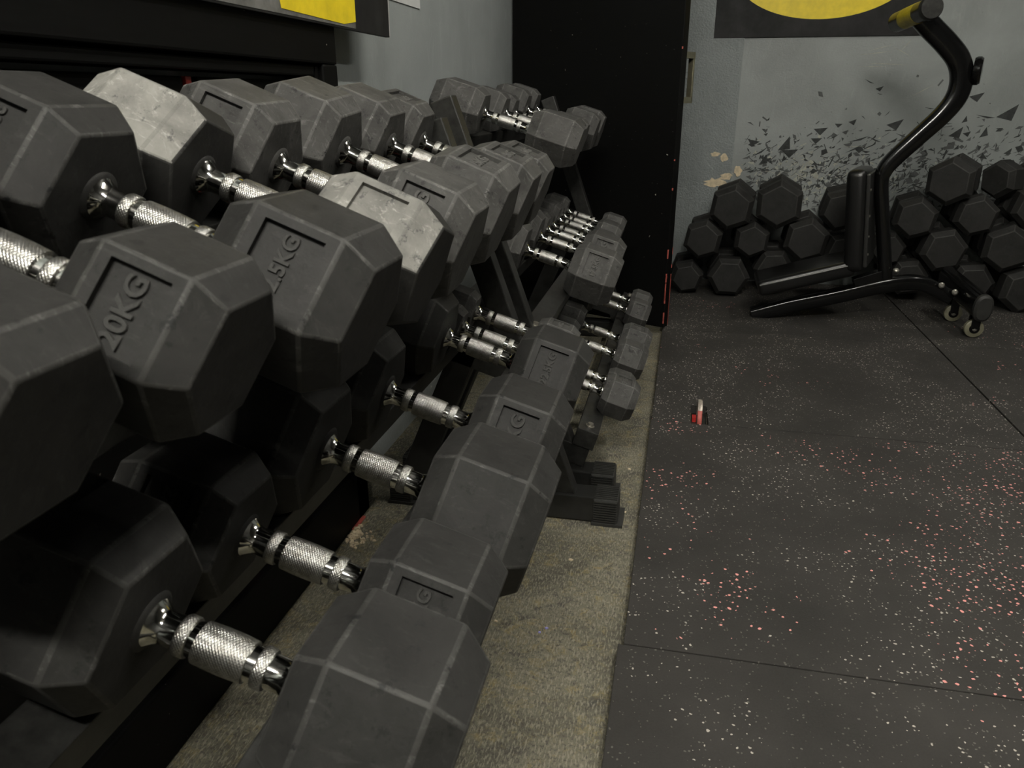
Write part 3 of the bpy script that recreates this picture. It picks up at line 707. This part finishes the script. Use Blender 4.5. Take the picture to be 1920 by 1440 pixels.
# left poster board over the black door frame
xp = XD + 0.012
a0, a1 = at_x(400, 0, xp), at_x(732, 74, xp); zb = (a0.z + a1.z) / 2
lp = empty('poster_board', (xp, a1.y, zb), 'dark poster board with yellow print above the left door', 'poster'); LO = -Vector(lp.location)
box('poster_sheet', Vector((XD + 0.002, a0.y - 0.5, zb)) + LO, Vector((xp, a1.y - 0.004, zb + 0.6)) + LO, 'poster_black', lp, 0.001)
box('board_edge', Vector((XD + 0.001, a1.y - 0.004, zb + 0.004)) + LO, Vector((xp - 0.002, a1.y + 0.006, zb + 0.6)) + LO, 'white_edge', lp, 0.001)
def flat_x(name, pts, x, mat, parent, off):
    bm = bmesh.new(); g = [[bm.verts.new(Vector((xx, y, z)) + off) for y, z in pts] for xx in (x, x + 0.0006)]
    n = len(pts); bm.faces.new(g[0][::-1]); bm.faces.new(g[1])
    for k in range(n): bm.faces.new((g[0][k], g[0][(k + 1) % n], g[1][(k + 1) % n], g[1][k]))
    return link(name, to_mesh(bm, name), mat, parent)
yA, yB_ = at_x(500, 0, xp).y, at_x(666, 40, xp).y
flat_x('grey_print', [(a0.y - 0.45, zb + 0.004), (yB_, zb + 0.004), (yB_, zb + 0.5), (a0.y - 0.45, zb + 0.5)], xp + 0.0001, 'poster_grey', lp, LO)
y1_ = at_x(527, 20, xp).y
flat_x('yellow_print', [(y1_, zb + 0.012), (at_x(645, 52, xp).y, zb + 0.008), (yB_, zb + 0.016), (yB_, zb + 0.4), (y1_ - 0.02, zb + 0.4), (y1_ - 0.012, zb + 0.06)], xp + 0.0008, 'yellow', lp, LO)
# sheet of white paper on the grey wall
c0, c1 = at_x(788, 20, XW + 0.003), at_x(738, 0, XW + 0.003)
bm = bmesh.new(); bm_box(bm, (XW + 0.0005, c1.y - 0.03, c0.z + 0.004), (XW + 0.003, c0.y, c0.z + 0.32))
o = link('paper_sheet', to_mesh(bm, 'paper_sheet'), 'paper'); tag(o, 'white paper sheet stuck on the grey left wall', 'paper')

# printed shards on the back wall, thickest low down behind the pile
def shard_obj(name, n, mat, seed, light=False):
    rs = random.Random(seed); bm = bmesh.new(); k = 0
    while k < n:
        x = rs.uniform(1395, 1990)
        y = 365 - abs(rs.gauss(0, 1)) * (38 if light else 62) + (rs.uniform(-20, 45))
        if light: x = 1540 + rs.gauss(0, 75); y = 335 + rs.gauss(0, 28)
        if y < 130 or y > 430: continue
        p = at_y(x, y, YB - 0.0008); a = rs.uniform(0, math.pi) if rs.random() < 0.5 else rs.gauss(0.5, 0.4)
        l = rs.uniform(0.004, 0.024) * (0.7 if light else 1); w = l * rs.uniform(0.12, 0.5) if rs.random() < 0.75 else l * 0.8
        if y < 260: l *= 0.8
        kind = rs.random(); ca, sa = math.cos(a), math.sin(a)
        if kind < 0.55: pts = [(-l, 0), (l, w * 0.4), (l * 0.3, -w)]
        elif kind < 0.8: pts = [(-l, -w * .2), (l, -w * .3), (l * 1.05, w * .2), (-l * .9, w * .25)]
        else: pts = [(-l, 0), (0, w), (l, 0.1 * w), (0.2 * l, -w)]
        yy = YB - 0.0004 - rs.random() * 0.0004
        f = [bm.verts.new((p.x + u * ca - v * sa, yy, p.z + u * sa + v * ca)) for u, v in pts]; bm.faces.new(f); k += 1
    me = bpy.data.meshes.new(name); bm.to_mesh(me); bm.free()
    o = link(name, me, mat, wall_back); o['kind'] = 'stuff'; return o
shard_obj('printed_shards', 620, 'shard_dark', 11); shard_obj('printed_shards', 900, 'shard_mid', 12); shard_obj('printed_shards', 420, 'shard_light', 13, True)
bm = bmesh.new(); rs = random.Random(31)        # the larger single shards
for px, py, l in [(1630, 153, 9), (1649, 166, 6), (1649, 176, 5), (1538, 244, 11), (1572, 234, 6), (1563, 257, 10), (1609, 262, 17), (1678, 233, 13), (1690, 254, 10), (1664, 213, 6), (1743, 203, 8), (1831, 181, 11), (1848, 219, 15), (1890, 213, 17), (1809, 225, 6), (1776, 232, 8), (1472, 272, 14),
                  (1412, 266, 10), (1432, 301, 10), (1480, 285, 13), (1424, 286, 16), (1576, 298, 8), (1640, 262, 12), (1868, 283, 6), (1890, 285, 7), (1845, 250, 9), (1735, 230, 6), (1440, 238, 4), (1793, 250, 12), (1600, 280, 14), (1530, 262, 9)]:
    p = at_y(px, py, YB - 0.001); k = 2.85 / 1000; a = rs.uniform(-0.5, 0.9); thin = rs.random() < 0.45
    pt_ = [(-l, 0), (l, l * (0.12 if thin else 0.55)), (l * 0.2, -l * (0.12 if thin else 0.75))]
    bm.faces.new([bm.verts.new((p.x + (u * math.cos(a) - v * math.sin(a)) * k, YB - 0.0009, p.z + (u * math.sin(a) + v * math.cos(a)) * k)) for u, v in pt_])
me = bpy.data.meshes.new('printed_shards'); bm.to_mesh(me); bm.free(); o = link('printed_shards', me, 'shard_dark', wall_back); o['kind'] = 'stuff'
bm = bmesh.new()                                # pale scratches in the paint
for px, py, l, a in [(1640, 100, 30, 0.1), (1660, 120, 40, -0.05), (1635, 125, 25, 0.0), (1690, 96, 18, -0.5), (1700, 84, 14, 0.9), (1650, 90, 22, 0.25), (1730, 170, 18, 0.5), (1560, 285, 14, 0.3), (1600, 275, 20, 0.0), (1500, 290, 10, 0.8)]:
    p = at_y(px, py, YB - 0.001); k = 2.85 / 1000
    bm.faces.new([bm.verts.new((p.x + (u * math.cos(a) - v * math.sin(a)) * k, YB - 0.0009, p.z + (u * math.sin(a) + v * math.cos(a)) * k)) for u, v in ((-l, 0), (l * .2, 0.7), (l, 0.2), (0, -0.4))])
me = bpy.data.meshes.new('pale_scratches'); bm.to_mesh(me); bm.free(); o = link('pale_scratches', me, 'shard_light', wall_back); o['kind'] = 'stuff'
def blob(name, px, py, rx, ry, mat, seed, n=16, parent=wall_back, Y=None):
    rs = random.Random(seed); Yw = (Y or YB) - 0.0075; c = at_y(px, py, Yw); k = c.y / FPX * 1.0
    bm = bmesh.new(); fr = []
    for j, y in enumerate((Yw, Yw + 0.003)):
        rs = random.Random(seed)
        fr.append([bm.verts.new((c.x + rx * k * rs.uniform(.55, 1.1) * math.cos(2 * math.pi * i / n), y, c.z + ry * k * rs.uniform(.55, 1.1) * math.sin(2 * math.pi * i / n))) for i in range(n)])
    bm.faces.new(fr[0]); bm.faces.new(fr[1][::-1])
    for i in range(n): bm.faces.new((fr[0][i], fr[0][(i + 1) % n], fr[1][(i + 1) % n], fr[1][i]))
    return link(name, to_mesh(bm, name), mat, parent)
for i, (px, py, rx, ry) in enumerate([(1340, 343, 20, 9), (1362, 331, 12, 8), (1384, 320, 7, 11), (1341, 289, 9, 5), (1358, 296, 7, 8), (1383, 350, 7, 9)]): blob('bare_plaster_patch', px, py, rx, ry, 'cream', 20 + i)

# debris at the foot of the left door and specks on the concrete
rd = random.Random(5)
def chip(bm, p, s, h):
    a = rd.uniform(0, 6.28); pts = [(s * rd.uniform(.6, 1.2) * math.cos(a + k * 1.256), s * rd.uniform(.4, 1) * math.sin(a + k * 1.256)) for k in range(5)]
    lo = [bm.verts.new((p.x + u, p.y + v, p.z)) for u, v in pts]; hi = [bm.verts.new((p.x + u * .8, p.y + v * .8, p.z + h)) for u, v in pts]
    bm.faces.new(hi); bm.faces.new(lo[::-1])
    for k in range(5): bm.faces.new((lo[k], lo[(k + 1) % 5], hi[(k + 1) % 5], hi[k]))
bm = bmesh.new()
for k in range(90):
    p = at_z(665 + rd.gauss(0, 14), 1008 + rd.gauss(0, 10), ZF)
    if p.x < XD + 0.004: p.x = XD + 0.004 + rd.random() * 0.02
    chip(bm, p, rd.uniform(0.002, 0.007), rd.uniform(0.002, 0.006))
o = link('plaster_crumbs', to_mesh(bm, 'plaster_crumbs'), 'cream'); tag(o, 'pale plaster crumbs on the floor by the black door foot', 'debris', None, 'stuff')
bm = bmesh.new()
for px, py in ((702, 1014), (1070, 1050), (930, 1165), (1170, 960), (1088, 822), (1180, 880)): chip(bm, at_z(px, py, ZF), 0.006, 0.002)
o = link('plaster_flakes', to_mesh(bm, 'plaster_flakes'), 'cream'); tag(o, 'scattered pale flakes lying on the concrete strip', 'debris', None, 'stuff')
bm = bmesh.new()
for px, py in ((1012, 1186), (1025, 1178)): chip(bm, at_z(px, py, ZF), 0.004, 0.002)
o = link('lilac_specks', to_mesh(bm, 'lilac_specks'), 'lilac'); tag(o, 'two tiny lilac specks on the concrete floor', 'debris', None, 'stuff')
p0 = at_z(688, 998, ZF); p1 = at_z(703, 972, ZF)
bm = bmesh.new(); bm_box(bm, (XD, p0.y, ZF), (XD + 0.008, p1.y, ZF + 0.004))
o = link('red_base_strip', to_mesh(bm, 'red_base_strip'), 'red_chip', dr); o.matrix_parent_inverse = Matrix.Translation(-Vector(dr.location))
